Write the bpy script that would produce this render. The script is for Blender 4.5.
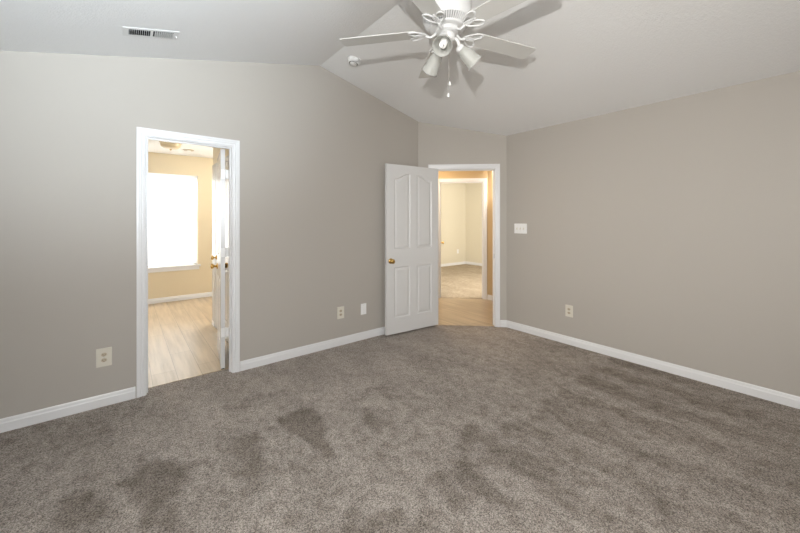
import bpy, math, random
import numpy as np
from mathutils import Vector, Matrix
random.seed(4)
for o in list(bpy.data.objects):
    bpy.data.objects.remove(o, do_unlink=True)
scene = bpy.context.scene
COL = scene.collection
PI = math.pi

# ------------------------------------------------------------------ camera
F_PX, YAW, HORIZON, CAM_H = 342.16, 0.67659, 220.44, 1.3806
cam_data = bpy.data.cameras.new('camera')
cam_data.sensor_width = 36.0
cam_data.lens = F_PX * 36.0 / 800.0
cam_data.shift_y = (HORIZON - 266.5) / 800.0
cam_data.clip_start = 0.02
cam = bpy.data.objects.new('camera', cam_data)
COL.objects.link(cam)
cam.location = (0, 0, CAM_H)
cam.rotation_euler = (PI / 2, 0, -YAW)
scene.camera = cam

# ------------------------------------------------------------------ exposure
vs = scene.view_settings
scene.display_settings.display_device = 'sRGB'
vs.view_transform = 'Standard'
vs.look = 'None'
vs.gamma = 1.0
vs.use_curve_mapping = False
vs.exposure = 0.24

# ------------------------------------------------------------------ sky (daylight outside the windows)
world = bpy.data.worlds.new('daylight_sky')
scene.world = world
world.use_nodes = True
bgn = world.node_tree.nodes['Background']
bgn.inputs['Color'].default_value = (0.93, 0.97, 1.0, 1)
bgn.inputs['Strength'].default_value = 6.0


# ------------------------------------------------------------------ lights
def area(name, loc, target, sx, sy, power, color=(1, 1, 1), spread=180):
    l = bpy.data.lights.new(name, 'AREA')
    l.shape = 'RECTANGLE'
    l.size, l.size_y = sx, sy
    l.energy = power
    l.color = color
    l.spread = math.radians(spread)
    o = bpy.data.objects.new(name, l)
    COL.objects.link(o)
    o.location = loc
    d = Vector(target) - Vector(loc)
    o.rotation_euler = d.to_track_quat('-Z', 'Y').to_euler()
    return o


def bulb_light(name, loc, power, color, radius=0.06):
    l = bpy.data.lights.new(name, 'POINT')
    l.energy = power
    l.color = color
    l.shadow_soft_size = radius
    o = bpy.data.objects.new(name, l)
    COL.objects.link(o)
    o.location = loc
    return o


# photographer's flash held beside the camera: it throws the fan's shadow on the ceiling
area('flash', (-0.55, -0.33, 1.62), (3.6, 1.4, 1.7), 0.04, 0.04, 62, (1.0, 0.985, 0.955))
# added fill at the window behind the camera, aimed up at the left slope
area('left_slope_fill', (0.05, -0.90, 1.6), (-0.18, 2.0, 2.72), 0.8, 0.6, 20, (0.78, 0.90, 1.0), 60)
# added unseen fill beside the windowless side wall, aimed at the right wall
area('right_wall_fill', (-0.61, -0.5, 1.6), (3.7, 2.1, 1.35), 0.7, 0.7, 8, (1.0, 0.95, 0.88), 60)
# daylight through the bathroom blinds, and lights for the neighbouring rooms
area('bathroom_window_daylight', (0.4, 7.35, 1.5), (0.4, 5.0, 1.0), 1.6, 1.7, 66, (1.0, 0.99, 0.97))
bulb_light('bathroom_fill', (1.72, 5.55, 2.05), 40, (1.0, 0.95, 0.86), 0.12)  # added unseen fill behind the partition, kept off the open door
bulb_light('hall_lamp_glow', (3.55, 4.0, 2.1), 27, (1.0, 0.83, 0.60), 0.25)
area('second_bedroom_daylight', (5.6, 3.4, 2.2), (6.6, 7.0, 1.3), 1.4, 1.0, 165, (1.0, 0.95, 0.86))

# ------------------------------------------------------------------ materials
M = {}


def new_mat(name, color, rough=0.5, spec=0.5, metal=0.0):
    m = bpy.data.materials.new(name)
    m.use_nodes = True
    b = m.node_tree.nodes['Principled BSDF']
    b.inputs['Base Color'].default_value = (*color, 1)
    b.inputs['Roughness'].default_value = rough
    b.inputs['Specular IOR Level'].default_value = spec
    b.inputs['Metallic'].default_value = metal
    M[name] = m
    return m


def nd(m, kind, **kw):
    n = m.node_tree.nodes.new(kind)
    for k, v in kw.items():
        setattr(n, k, v)
    return n


def coords(m, scale=(1, 1, 1), rot=(0, 0, 0)):
    tc = nd(m, 'ShaderNodeTexCoord')
    mp = nd(m, 'ShaderNodeMapping')
    mp.inputs['Scale'].default_value = scale
    mp.inputs['Rotation'].default_value = rot
    m.node_tree.links.new(tc.outputs['Object'], mp.inputs['Vector'])
    return mp.outputs['Vector']


def noise(m, vec, scale, detail=2.0, rough=0.5):
    n = nd(m, 'ShaderNodeTexNoise')
    n.inputs['Scale'].default_value = scale
    n.inputs['Detail'].default_value = detail
    n.inputs['Roughness'].default_value = rough
    m.node_tree.links.new(vec, n.inputs['Vector'])
    return n.outputs['Fac']


def bump(m, height, strength, dist):
    b = nd(m, 'ShaderNodeBump')
    b.inputs['Strength'].default_value = strength
    b.inputs['Distance'].default_value = dist
    m.node_tree.links.new(height, b.inputs['Height'])
    m.node_tree.links.new(b.outputs['Normal'], m.node_tree.nodes['Principled BSDF'].inputs['Normal'])


def ramp(m, fac, stops):
    r = nd(m, 'ShaderNodeValToRGB')
    cr = r.color_ramp
    while len(cr.elements) < len(stops):
        cr.elements.new(0.5)
    for e, (p, c) in zip(cr.elements, stops):
        e.position = p
        e.color = (*c, 1)
    m.node_tree.links.new(fac, r.inputs['Fac'])
    return r.outputs['Color']


def mixc(m, a, b, fac=None, mode='MULTIPLY', f=1.0):
    n = nd(m, 'ShaderNodeMix', data_type='RGBA', blend_type=mode)
    n.inputs['Factor'].default_value = f
    if fac is not None:
        m.node_tree.links.new(fac, n.inputs['Factor'])
    for s, v in ((6, a), (7, b)):
        if isinstance(v, tuple):
            n.inputs[s].default_value = (*v, 1)
        else:
            m.node_tree.links.new(v, n.inputs[s])
    return n.outputs[2]


def set_color(m, sock):
    m.node_tree.links.new(sock, m.node_tree.nodes['Principled BSDF'].inputs['Base Color'])


def paint(name, color, rough=0.6, spec=0.3, sc=170, st=0.10):
    m = new_mat(name, color, rough, spec)
    v = coords(m)
    bump(m, noise(m, v, sc, 3), st, 0.004)
    return m


paint('greige_wall_paint', (0.435, 0.404, 0.364), 0.55, 0.35)
paint('tan_wall_paint', (0.68, 0.585, 0.42), 0.55, 0.3)
paint('hall_wall_paint', (0.56, 0.42, 0.25), 0.55, 0.3)
paint('cream_wall_paint', (0.68, 0.63, 0.51), 0.6, 0.3)
m = new_mat('white_ceiling_texture', (0.80, 0.80, 0.795), 0.9, 0.1)
v = coords(m)
nn = nd(m, 'ShaderNodeMath', operation='ADD')
m.node_tree.links.new(noise(m, v, 42, 4, 0.6), nn.inputs[0])
m.node_tree.links.new(noise(m, v, 120, 2), nn.inputs[1])
bump(m, nn.outputs[0], 0.30, 0.008)
paint('white_trim_paint', (0.74, 0.74, 0.745), 0.32, 0.5, 60, 0.02)
paint('white_door_paint', (0.66, 0.655, 0.65), 0.26, 0.5, 60, 0.02)
new_mat('white_metal', (0.82, 0.82, 0.81), 0.35, 0.5)
new_mat('register_paint', (0.72, 0.72, 0.71), 0.5, 0.3)
new_mat('white_fan_enamel', (0.72, 0.72, 0.715), 0.3, 0.5)
new_mat('white_fan_blade', (0.62, 0.615, 0.59), 0.42, 0.4)
new_mat('brass', (0.62, 0.40, 0.13), 0.22, 0.5, 1.0)
new_mat('dark_metal', (0.05, 0.045, 0.04), 0.5, 0.4)
new_mat('duct_shade_black', (0.012, 0.012, 0.012), 0.9, 0.1)
new_mat('black_rubber', (0.03, 0.028, 0.026), 0.8, 0.2)
new_mat('cream_plastic', (0.66, 0.625, 0.54), 0.4, 0.5)
new_mat('tan_plastic', (0.50, 0.43, 0.32), 0.4, 0.5)
new_mat('white_plastic', (0.84, 0.84, 0.83), 0.35, 0.5)
new_mat('slot_dark', (0.06, 0.05, 0.04), 0.8, 0.2)
new_mat('grey_steel', (0.5, 0.5, 0.5), 0.35, 0.5, 1.0)
new_mat('bulb_white', (0.9, 0.9, 0.88), 0.3, 0.5)
new_mat('chain_metal', (0.38, 0.36, 0.33), 0.4, 0.5, 0.6)

# frosted glass of the lamp shades, translucent blind vinyl
def translucent(name, color, mixf, rough):
    m = new_mat(name, color, rough, 0.5)
    b = m.node_tree.nodes['Principled BSDF']
    t = nd(m, 'ShaderNodeBsdfTranslucent')
    t.inputs['Color'].default_value = (*color, 1)
    x = nd(m, 'ShaderNodeMixShader')
    x.inputs[0].default_value = mixf
    out = m.node_tree.nodes['Material Output']
    m.node_tree.links.new(b.outputs[0], x.inputs[1])
    m.node_tree.links.new(t.outputs[0], x.inputs[2])
    m.node_tree.links.new(x.outputs[0], out.inputs[0])


translucent('blind_vinyl', (0.93, 0.93, 0.92), 0.55, 0.4)
m = new_mat('frosted_glass', (0.62, 0.62, 0.59), 0.4, 0.5)
b_ = m.node_tree.nodes['Principled BSDF']
t_ = nd(m, 'ShaderNodeBsdfTransparent')
t_.inputs['Color'].default_value = (0.95, 0.95, 0.93, 1)
x_ = nd(m, 'ShaderNodeMixShader')
x_.inputs[0].default_value = 0.45
m.node_tree.links.new(b_.outputs[0], x_.inputs[1])
m.node_tree.links.new(t_.outputs[0], x_.inputs[2])
m.node_tree.links.new(x_.outputs[0], m.node_tree.nodes['Material Output'].inputs[0])
m = new_mat('lamp_dome_glass', (0.66, 0.55, 0.37), 0.35, 0.5)

# window glass: mostly clear
m = new_mat('clear_glass', (1, 1, 1), 0.0, 0.5)
b_ = m.node_tree.nodes['Principled BSDF']
t_ = nd(m, 'ShaderNodeBsdfTransparent')
x_ = nd(m, 'ShaderNodeMixShader')
x_.inputs[0].default_value = 0.93
m.node_tree.links.new(b_.outputs[0], x_.inputs[1])
m.node_tree.links.new(t_.outputs[0], x_.inputs[2])
m.node_tree.links.new(x_.outputs[0], m.node_tree.nodes['Material Output'].inputs[0])


def carpet_mat(name, base, use_nap_and_light):
    m = new_mat(name, base, 1.0, 0.03)
    L = m.node_tree.links
    v = coords(m)
    # tufts: small cells of random tone plus finer fibre noise
    vo = nd(m, 'ShaderNodeTexVoronoi')
    vo.inputs['Scale'].default_value = 215.0
    L.new(v, vo.inputs['Vector'])
    sep = nd(m, 'ShaderNodeSeparateColor')
    L.new(vo.outputs['Color'], sep.inputs[0])
    n1 = noise(m, v, 160, 3, 0.75)
    a = nd(m, 'ShaderNodeMath', operation='MULTIPLY_ADD')
    L.new(sep.outputs[0], a.inputs[0])
    a.inputs[1].default_value = 0.38
    L.new(n1, a.inputs[2])
    dark = tuple(c * 0.36 for c in base)
    light = tuple(min(1, c * 1.66) for c in base)
    col = ramp(m, a.outputs[0], [(0.44, dark), (0.69, base), (0.94, light)])
    # footprints and brushed tufts
    mid = noise(m, coords(m, (1.0, 0.75, 1), (0, 0, 0.5)), 15, 5, 0.68)
    col = mixc(m, col, ramp(m, mid, [(0.36, (0.88, 0.87, 0.86)), (0.50, (1.0, 1.0, 1.0)), (0.66, (1.05, 1.05, 1.05))]))
    broad = noise(m, coords(m, (1.0, 0.45, 1), (0, 0, 0.2)), 4.2, 3, 0.55)
    col = mixc(m, col, ramp(m, broad, [(0.40, (0.90, 0.895, 0.89)), (0.60, (1.05, 1.05, 1.05))]))
    if use_nap_and_light:
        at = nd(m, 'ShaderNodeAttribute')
        at.attribute_name = 'nap_and_light'
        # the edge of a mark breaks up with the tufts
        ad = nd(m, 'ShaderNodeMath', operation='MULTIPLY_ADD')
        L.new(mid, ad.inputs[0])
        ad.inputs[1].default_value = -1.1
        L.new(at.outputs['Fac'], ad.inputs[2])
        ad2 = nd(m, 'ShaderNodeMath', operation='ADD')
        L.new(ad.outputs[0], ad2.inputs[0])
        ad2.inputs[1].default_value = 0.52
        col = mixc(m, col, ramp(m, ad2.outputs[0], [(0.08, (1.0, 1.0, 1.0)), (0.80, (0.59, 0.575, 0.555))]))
    set_color(m, col)
    bump(m, a.outputs[0], 0.7, 0.010)
    return m


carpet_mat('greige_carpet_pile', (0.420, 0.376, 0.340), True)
carpet_mat('beige_carpet_pile', (0.42, 0.35, 0.265), False)


def plank_mat(name, c1, c2, c3):
    m = new_mat(name, c1, 0.33, 0.45)
    v = coords(m, (1, 1, 1), (0, 0, PI / 2))
    br = nd(m, 'ShaderNodeTexBrick')
    br.offset = 0.37
    br.inputs['Scale'].default_value = 1.0
    br.inputs['Brick Width'].default_value = 1.25
    br.inputs['Row Height'].default_value = 0.18
    br.inputs['Mortar Size'].default_value = 0.0022
    br.inputs['Color1'].default_value = (*c1, 1)
    br.inputs['Color2'].default_value = (*c2, 1)
    br.inputs['Mortar'].default_value = (*[c * 0.6 for c in c1], 1)
    m.node_tree.links.new(v, br.inputs['Vector'])
    g = noise(m, coords(m, (14, 0.9, 1)), 1.6, 5, 0.55)
    col = mixc(m, br.outputs['Color'], ramp(m, g, [(0.30, c3), (0.62, (1.06, 1.05, 1.04))]))
    set_color(m, col)
    return m


plank_mat('pale_oak_laminate', (0.56, 0.45, 0.32), (0.50, 0.395, 0.275), (0.80, 0.77, 0.73))

# ------------------------------------------------------------------ mesh helpers
class MB:
    def __init__(self):
        self.v, self.f, self.s = [], [], []

    def add(self, vs_, fs_, smooth=False):
        k = len(self.v)
        self.v += [tuple(p) for p in vs_]
        self.f += [tuple(i + k for i in f) for f in fs_]
        self.s += [smooth] * len(fs_)
        return self

    def box(self, x0, y0, z0, x1, y1, z1, bev=0.0, mat=None):
        if bev <= 0:
            P = [(x, y, z) for z in (z0, z1) for y in (y0, y1) for x in (x0, x1)]
            Fs = [(0, 2, 3, 1), (4, 5, 7, 6), (0, 1, 5, 4), (2, 6, 7, 3), (0, 4, 6, 2), (1, 3, 7, 5)]
        else:
            import bmesh
            bm = bmesh.new()
            bmesh.ops.create_cube(bm, size=1)
            for q in bm.verts:
                q.co = Vector(((x0 + x1) / 2 + q.co.x * (x1 - x0), (y0 + y1) / 2 + q.co.y * (y1 - y0),
                               (z0 + z1) / 2 + q.co.z * (z1 - z0)))
            bmesh.ops.bevel(bm, geom=list(bm.edges), offset=bev, segments=2, affect='EDGES', profile=0.5)
            bm.verts.index_update()
            P = [tuple(q.co) for q in bm.verts]
            Fs = [tuple(q.index for q in f.verts) for f in bm.faces]
            bm.free()
        if mat is not None:
            P = [tuple(mat @ Vector(p)) for p in P]
        return self.add(P, Fs)

    def prism(self, poly, z0, z1):
        n = len(poly)
        P = [(x, y, z0) for x, y in poly] + [(x, y, z1) for x, y in poly]
        Fs = [tuple(range(n))[::-1], tuple(range(n, 2 * n))]
        Fs += [(i, (i + 1) % n, n + (i + 1) % n, n + i) for i in range(n)]
        return self.add(P, Fs)

    def lathe(self, prof, seg=32, mat=None, smooth=True, sx=1, sy=1):
        """prof: list of (r, z)"""
        P, Fs = [], []
        for r, z in prof:
            for i in range(seg):
                a = 2 * PI * i / seg
                P.append((r * math.cos(a) * sx, r * math.sin(a) * sy, z))
        for j in range(len(prof) - 1):
            for i in range(seg):
                k = (i + 1) % seg
                Fs.append((j * seg + i, j * seg + k, (j + 1) * seg + k, (j + 1) * seg + i))
        if prof[0][0] > 1e-6:
            pass
        if mat is not None:
            P = [tuple(mat @ Vector(p)) for p in P]
        return self.add(P, Fs, smooth)

    def tube(self, pts, r, seg=8, closed=False, smooth=True, squash=1.0):
        pts = [Vector(p) for p in pts]
        n = len(pts)
        rs = r if isinstance(r, (list, tuple)) else [r] * n
        P, Fs = [], []
        prev = None
        for i, p in enumerate(pts):
            if closed:
                d = pts[(i + 1) % n] - pts[i - 1]
            else:
                d = pts[min(i + 1, n - 1)] - pts[max(i - 1, 0)]
            d.normalize()
            if prev is None:
                ref = Vector((0, 0, 1)) if abs(d.z) < 0.9 else Vector((1, 0, 0))
                a = d.cross(ref).normalized()
            else:
                a = (prev - d * prev.dot(d)).normalized()
            prev = a
            b = d.cross(a)
            for k in range(seg):
                t = 2 * PI * k / seg
                P.append(p + a * (rs[i] * math.cos(t)) + b * (rs[i] * math.sin(t) * squash))
        m_ = n if closed else n - 1
        for i in range(m_):
            for k in range(seg):
                k2 = (k + 1) % seg
                i2 = (i + 1) % n
                Fs.append((i * seg + k, i * seg + k2, i2 * seg + k2, i2 * seg + k))
        if not closed:
            Fs.append(tuple(range(seg))[::-1])
            Fs.append(tuple((n - 1) * seg + k for k in range(seg)))
        return self.add(P, Fs, smooth)

    def build(self, name, mat, parent=None, loc=None, mw=None):
        me = bpy.data.meshes.new(name)
        me.from_pydata(self.v, [], self.f)
        me.polygons.foreach_set('use_smooth', self.s)
        import bmesh
        bm = bmesh.new()
        bm.from_mesh(me)
        bmesh.ops.recalc_face_normals(bm, faces=list(bm.faces))
        bm.to_mesh(me)
        bm.free()
        me.materials.append(M[mat])
        me.update()
        o = bpy.data.objects.new(name, me)
        COL.objects.link(o)
        if parent is not None:
            o.parent = parent
        if mw is not None:
            o.matrix_world = mw
        elif loc is not None:
            o.location = loc
        return o


def tag(o, label=None, cat=None, group=None, kind=None):
    if label:
        o['label'] = label
    if cat:
        o['category'] = cat
    if group:
        o['group'] = group
    if kind:
        o['kind'] = kind
    return o


def empty(name, mw):
    o = bpy.data.objects.new(name, None)
    o.empty_display_size = 0.05
    COL.objects.link(o)
    o.matrix_world = mw
    return o


def frame(origin, ex, ey, ez):
    m_ = Matrix.Identity(4)
    for i, a in enumerate((Vector(ex).normalized(), Vector(ey).normalized(), Vector(ez).normalized())):
        for r in range(3):
            m_[r][i] = a[r]
    for r in range(3):
        m_[r][3] = origin[r]
    return m_


def axis_mat(origin, direction):
    """local z along direction"""
    d = Vector(direction).normalized()
    return Matrix.Translation(Vector(origin)) @ d.to_track_quat('Z', 'Y').to_matrix().to_4x4()


# ------------------------------------------------------------------ room dimensions
D, R = 3.370, 3.858                 # left wall plane y = D, right wall plane x = R
XL, YB = -0.655, -0.98              # the two walls behind the camera
XR, ZR, SL, SR = 1.613, 3.0245, 0.2388, 0.2436
T = 0.115
A2 = Vector((3.016, 3.370))         # diagonal wall, from the left wall ...
B2 = Vector((3.858, 2.595))         # ... to the right wall
DU = (B2 - A2).normalized()
DN = Vector((DU.y, -DU.x))          # towards the bedroom
if DN.dot(-A2) < 0:
    DN = -DN
DL = (B2 - A2).length


def ceil_z(x):
    return ZR - (x - XR) * SR if x > XR else ZR + (x - XR) * SL


def wall(name, p0, p1, topf, mat, openings=(), thick=T, side=None, breaks=(), label=None, z0=-0.02):
    """vertical wall whose room face runs p0 -> p1, body on `side` (unit 2-vector)"""
    p0, p1 = Vector(p0), Vector(p1)
    L = (p1 - p0).length
    u = (p1 - p0).normalized()
    n = Vector(side).normalized()
    us = sorted(set([0, L] + list(breaks) + [q for o in openings for q in o[:2]]))
    mb = MB()
    def prism4(a, b, lo, hi_a, hi_b):
        P = []
        for t in (0, thick):
            for q, z in ((a, lo), (b, lo), (b, hi_b), (a, hi_a)):
                w = p0 + u * q + n * t
                P.append((w.x, w.y, z))
        mb.add(P, [(0, 1, 2, 3), (7, 6, 5, 4), (0, 4, 5, 1), (1, 5, 6, 2), (2, 6, 7, 3), (3, 7, 4, 0)])
    for a, b in zip(us[:-1], us[1:]):
        op = [o for o in openings if o[0] - 1e-6 <= a and b <= o[1] + 1e-6]
        wa, wb = p0 + u * a, p0 + u * b
        ta, tb = topf(wa.x), topf(wb.x)
        if op:
            o = op[0]
            if o[2] > z0 + 0.05:
                prism4(a, b, z0, o[2], o[2])
            prism4(a, b, o[3], ta, tb)
        else:
            prism4(a, b, z0, ta, tb)
    ob = mb.build(name, mat)
    tag(ob, label, 'wall', kind='structure')
    return ob


# openings
LX0, LX1, LZ = 0.132, 0.752, 2.045       # bathroom doorway in the left wall
DS0, DS1, DZ = 0.195, 0.992, 2.05        # doorway in the diagonal wall (distance along it)

up = lambda x: ceil_z(x) + 0.03
wall('wall_left', (XL, D), (A2.x + 0.04, D), up, 'greige_wall_paint',
     [(LX0 - XL - 0.02, LX1 - XL + 0.02, 0, LZ + 0.02)], side=(0, 1), breaks=[XR - XL],
     label='greige gable wall with the bathroom doorway')
wall('wall_far', A2, B2, up, 'greige_wall_paint', [(DS0 - 0.02, DS1 + 0.02, 0, DZ + 0.02)], side=-DN,
     label='narrow greige diagonal wall around the hall doorway')
wall('wall_right', (R, YB), (R, B2.y + 0.03), up, 'greige_wall_paint', side=(1, 0),
     label='long greige wall on the right')
wall('wall_side', (XL, YB), (XL, D + T), up, 'greige_wall_paint', side=(-1, 0),
     label='greige side wall just left of the camera')
BW = (-0.45, 0.75, 0.65, 2.05)
wall('wall_back', (XL - T, YB), (R + T, YB), up, 'greige_wall_paint',
     [(BW[0] - XL + T, BW[1] - XL + T, BW[2], BW[3])], side=(0, -1), breaks=[XR - XL + T],
     label='greige window wall behind the camera')

# vaulted ceiling
mb = MB()
ya, yb = YB - T, D + T
for x0, x1 in ((XL - T, XR), (XR, R + T)):
    za, zb = ceil_z(x0), ceil_z(x1)
    P = [(x0, ya, za), (x1, ya, zb), (x1, yb, zb), (x0, yb, za)]
    P += [(x, y, z + 0.12) for x, y, z in P]
    mb.add(P, [(0, 1, 2, 3), (7, 6, 5, 4), (0, 4, 5, 1), (1, 5, 6, 2), (2, 6, 7, 3), (3, 7, 4, 0)])
tag(mb.build('ceiling', 'white_ceiling_texture'), 'white textured vaulted ceiling rising to a ridge', 'ceiling', kind='structure')

# ------------------------------------------------------------------ carpet with vacuum marks
NAP = [
[(0.86, 2.41), (1.08, 2.33), (1.05, 2.07), (0.96, 1.76), (0.89, 1.86), (0.85, 2.13)],
[(0.45, 2.4), (0.71, 2.27), (0.62, 2.03), (0.57, 1.81), (0.5, 1.83), (0.47, 2.0)],
[(1.34, 2.19), (1.4, 2.07), (1.3, 1.76), (1.26, 1.75), (1.28, 1.95)],
[(0.82, 1.45), (1.01, 1.32), (1.0, 1.13), (0.95, 1.02), (0.71, 1.21)],
[(1.23, 1.42), (1.39, 1.33), (1.35, 1.12), (1.17, 0.96), (1.16, 1.14)],
[(1.25, 2.37), (1.65, 2.38), (1.77, 2.24), (1.7, 2.01), (1.59, 2.03), (1.53, 2.23), (1.29, 2.26)],
[(1.64, 1.54), (1.79, 1.48), (1.62, 1.31), (1.5, 1.35)],
[(-0.04, 2.36), (0.2, 2.41), (0.32, 2.27), (0.29, 2.11), (0.19, 1.74), (0.02, 1.88)],
[(-0.28, 2.36), (-0.13, 2.34), (-0.09, 2.18), (-0.1, 1.97), (-0.25, 2.09)],
[(1.94, 1.36), (2.05, 1.33), (1.83, 0.9), (1.77, 0.89), (1.79, 1.05)],
[(1.38, 1.3), (1.63, 1.31), (1.5, 0.96), (1.49, 0.83), (1.42, 0.99), (1.37, 1.13)],
[(1.66, 1.53), (1.88, 1.47), (1.77, 1.34), (1.57, 1.31), (1.5, 1.41)],
[(2.39, 1.38), (2.73, 1.34), (2.54, 1.0), (2.4, 1.05)],
[(2.13, 1.39), (2.38, 1.35), (2.29, 1.05), (2.13, 1.05)],
[(3.0, 1.25), (3.23, 1.2), (2.88, 0.72), (2.72, 0.79)],
[(0.91, 1.17), (1.14, 1.26), (1.12, 1.04), (1.05, 0.94)],
[(-0.6, 3.18), (-0.34, 3.24), (0.03, 3.31), (0.15, 3.25), (0.03, 3.02), (-0.31, 2.94), (-0.54, 2.86)],
[(2.18, 2.65), (2.7, 2.51), (2.9, 2.27), (3.49, 2.44), (3.54, 2.31), (2.55, 2.11), (2.09, 2.32)],
[(-0.15, 3.1), (-0.08, 3.13), (-0.03, 2.78), (-0.1, 2.77)],
[(0.56, 2.78), (0.86, 2.84), (1.0, 2.77), (0.88, 2.71), (0.64, 2.64)],
]
NAPW = [1, .75, .8, .8, .75, .45, .6, .8, .8, .7, .8, .8, .55, .55, .4, .6, .35, .25, .35, .4]


def sdf(px, py, poly):
    d = np.full(px.shape, 1e9)
    inside = np.zeros(px.shape, bool)
    n = len(poly)
    for i in range(n):
        ax, ay = poly[i]
        bx, by = poly[(i + 1) % n]
        ex, ey = bx - ax, by - ay
        t = np.clip(((px - ax) * ex + (py - ay) * ey) / (ex * ex + ey * ey), 0, 1)
        d = np.minimum(d, np.hypot(px - ax - t * ex, py - ay - t * ey))
        c = ((ay > py) != (by > py))
        with np.errstate(divide='ignore', invalid='ignore'):
            xi = ex * (py - ay) / (ey if ey != 0 else 1e-9) + ax
        inside ^= c & (px < xi)
    return np.where(inside, -d, d)


def sm(e0, e1, x):
    t = np.clip((x - e0) / (e1 - e0), 0, 1)
    return t * t * (3 - 2 * t)


STEP = 0.02
xs = np.arange(XL, R + STEP, STEP)
ys = np.arange(YB, D + T + 0.02, STEP)
gx, gy = np.meshgrid(xs, ys)
rng = np.random.default_rng(3)
wx = sum(0.03 * math.pow(.6, k) * np.sin(gx * fx + gy * fy + ph) for k, (fx, fy, ph) in enumerate(
    [(9, 5, 1), (-6, 13, 2), (23, 11, .4), (-17, 29, 3), (41, -33, 5)]))
wy = sum(0.03 * math.pow(.6, k) * np.sin(gx * fx + gy * fy + ph) for k, (fx, fy, ph) in enumerate(
    [(5, -9, 2.2), (14, 6, .7), (-21, 17, 4), (31, 19, 1.3), (-37, 43, .2)]))
qx, qy = gx + wx, gy + wy
nap_and_light = 0.34 * sm(2.75, 1.6, qy)  # painted light: nearer carpet darkened so the far end reads as lit
for poly, w_ in zip(NAP, NAPW):
    nap_and_light = np.maximum(nap_and_light, w_ * sm(0.06, -0.06, sdf(qx, qy, poly)))
# vacuum strokes: pile laid the other way on the camera side of y = 1.38
stroke = 0.5 + 0.5 * np.sin(qx * 2 * PI / 0.34 + 0.9 * np.sin(qy * 1.7))
side_ = sm(1.43, 1.33, qy) * sm(1.35, 1.75, qx)
nap_and_light = np.maximum(nap_and_light, side_ * (0.42 + 0.30 * sm(.35, .75, stroke)) * (1 - 0.35 * sm(0.9, 0.1, qy)))
nap_and_light = np.maximum(nap_and_light, 0.34 * sm(2.62, 2.45, qy) * sm(1.3, 1.0, qx) * (0.45 + 0.55 * sm(.45, .8, stroke)))
nap_and_light = np.maximum(nap_and_light, 0.30 * sm(2.55, 2.95, qy) * sm(0.3, -0.1, qx))
ny, nx = gx.shape
verts = np.stack([np.clip(gx, XL, R).ravel(), gy.ravel(), np.zeros(gx.size)], 1)
off = (gx - A2.x) * (-DN.x) + (gy - A2.y) * (-DN.y)      # distance behind the diagonal wall
faces = []
for j in range(ny - 1):
    for i in range(nx - 1):
        if off[j, i] > 0.05:
            continue
        k = j * nx + i
        faces.append((k, k + 1, k + nx + 1, k + nx))
me = bpy.data.meshes.new('floor')
me.from_pydata(verts.tolist(), [], faces)
at = me.attributes.new('nap_and_light', 'FLOAT', 'POINT')
at.data.foreach_set('value', nap_and_light.ravel().astype(np.float32))
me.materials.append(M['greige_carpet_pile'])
floor = bpy.data.objects.new('floor', me)
COL.objects.link(floor)
tag(floor, 'greige cut-pile bedroom carpet with vacuum marks', 'carpet', kind='structure')

# ------------------------------------------------------------------ neighbouring rooms: shells
def slab(name, poly, z0, z1, mat, label, cat):
    o = MB().prism(poly, z0, z1).build(name, mat)
    return tag(o, label, cat, kind='structure')


BX = 0.91                                # wall behind the opened bathroom door
BY0, BY1, BYE = D + T, 6.976, 5.10
BZ = 2.505
slab('floor_bathroom', [(-1.3, BY0 + 0.004), (2.2, BY0 + 0.004), (2.2, BY1), (-1.3, BY1)], -0.03, 0.004, 'pale_oak_laminate',
     'pale oak laminate floor of the bathroom', 'floor')
slab('ceiling_bathroom', [(-1.4, BY0), (2.3, BY0), (2.3, BY1 + T), (-1.4, BY1 + T)], BZ, BZ + 0.1, 'white_ceiling_texture',
     'bright white bathroom ceiling', 'ceiling')
bt = lambda x: BZ + 0.02
WX0, WX1, WZ0, WZ1 = -0.30, 1.006, 0.60, 2.17
wall('wall_bathroom_back', (-1.3, BY1), (2.2, BY1), bt, 'tan_wall_paint', [(WX0 + 1.3, WX1 + 1.3, WZ0, WZ1)], side=(0, 1),
     label='tan bathroom wall around the bright window')
wall('wall_bathroom_left', (-1.3, BY0), (-1.3, BY1 + T), bt, 'tan_wall_paint', side=(-1, 0), label='tan bathroom wall left of the window')
wall('wall_bathroom_right', (2.2, BY0), (2.2, BY1 + T), bt, 'tan_wall_paint', side=(1, 0), label='tan bathroom wall far to the right')
CY0, CY1 = 4.20, 4.90
wall('wall_bathroom_partition', (BX, BY0), (BX, BYE), bt, 'tan_wall_paint', [(CY0 - BY0, CY1 - BY0, 0, 2.05)], side=(1, 0),
     label='tan partition wall behind the open bathroom door')

# hall
HX = 4.935
FD = Vector((0.70, -0.714)).normalized()     # far hall wall direction
FN = Vector((0.714, 0.70)).normalized()
FC = Vector((HX, 3.70))                      # corner of far hall wall and hall right wall
HE = Vector((2.60, BY0))
k_ = (FC - HE)
hz = lambda x: 2.46
t_ = 1.29
HL = HE + Vector((0.707, 0.707)) * ((FC - HE).dot(FN) / Vector((0.707, 0.707)).dot(FN))
hall_poly = [tuple(A2 - DN * 0.012 - DU * 0.55), tuple(B2 - DN * 0.012 + DU * 0.30), (R + T, 1.6), (HX, 1.6), tuple(FC), tuple(HL)]
hall_poly = [tuple(HE - Vector((0, 0.02)))] + [tuple(A2 - DN * 0.012 - DU * 0.02), tuple(B2 - DN * 0.012 + DU * 0.02), (R + T, B2.y - 0.1),
             (R + T, 1.6), (HX + 0.02, 1.6), tuple(FC + FN * 0.05), tuple(HL + FN * 0.05)]
slab('floor_hall', hall_poly, -0.03, 0.004, 'pale_oak_laminate', 'oak laminate floor of the hall beyond the open door', 'floor')
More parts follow.
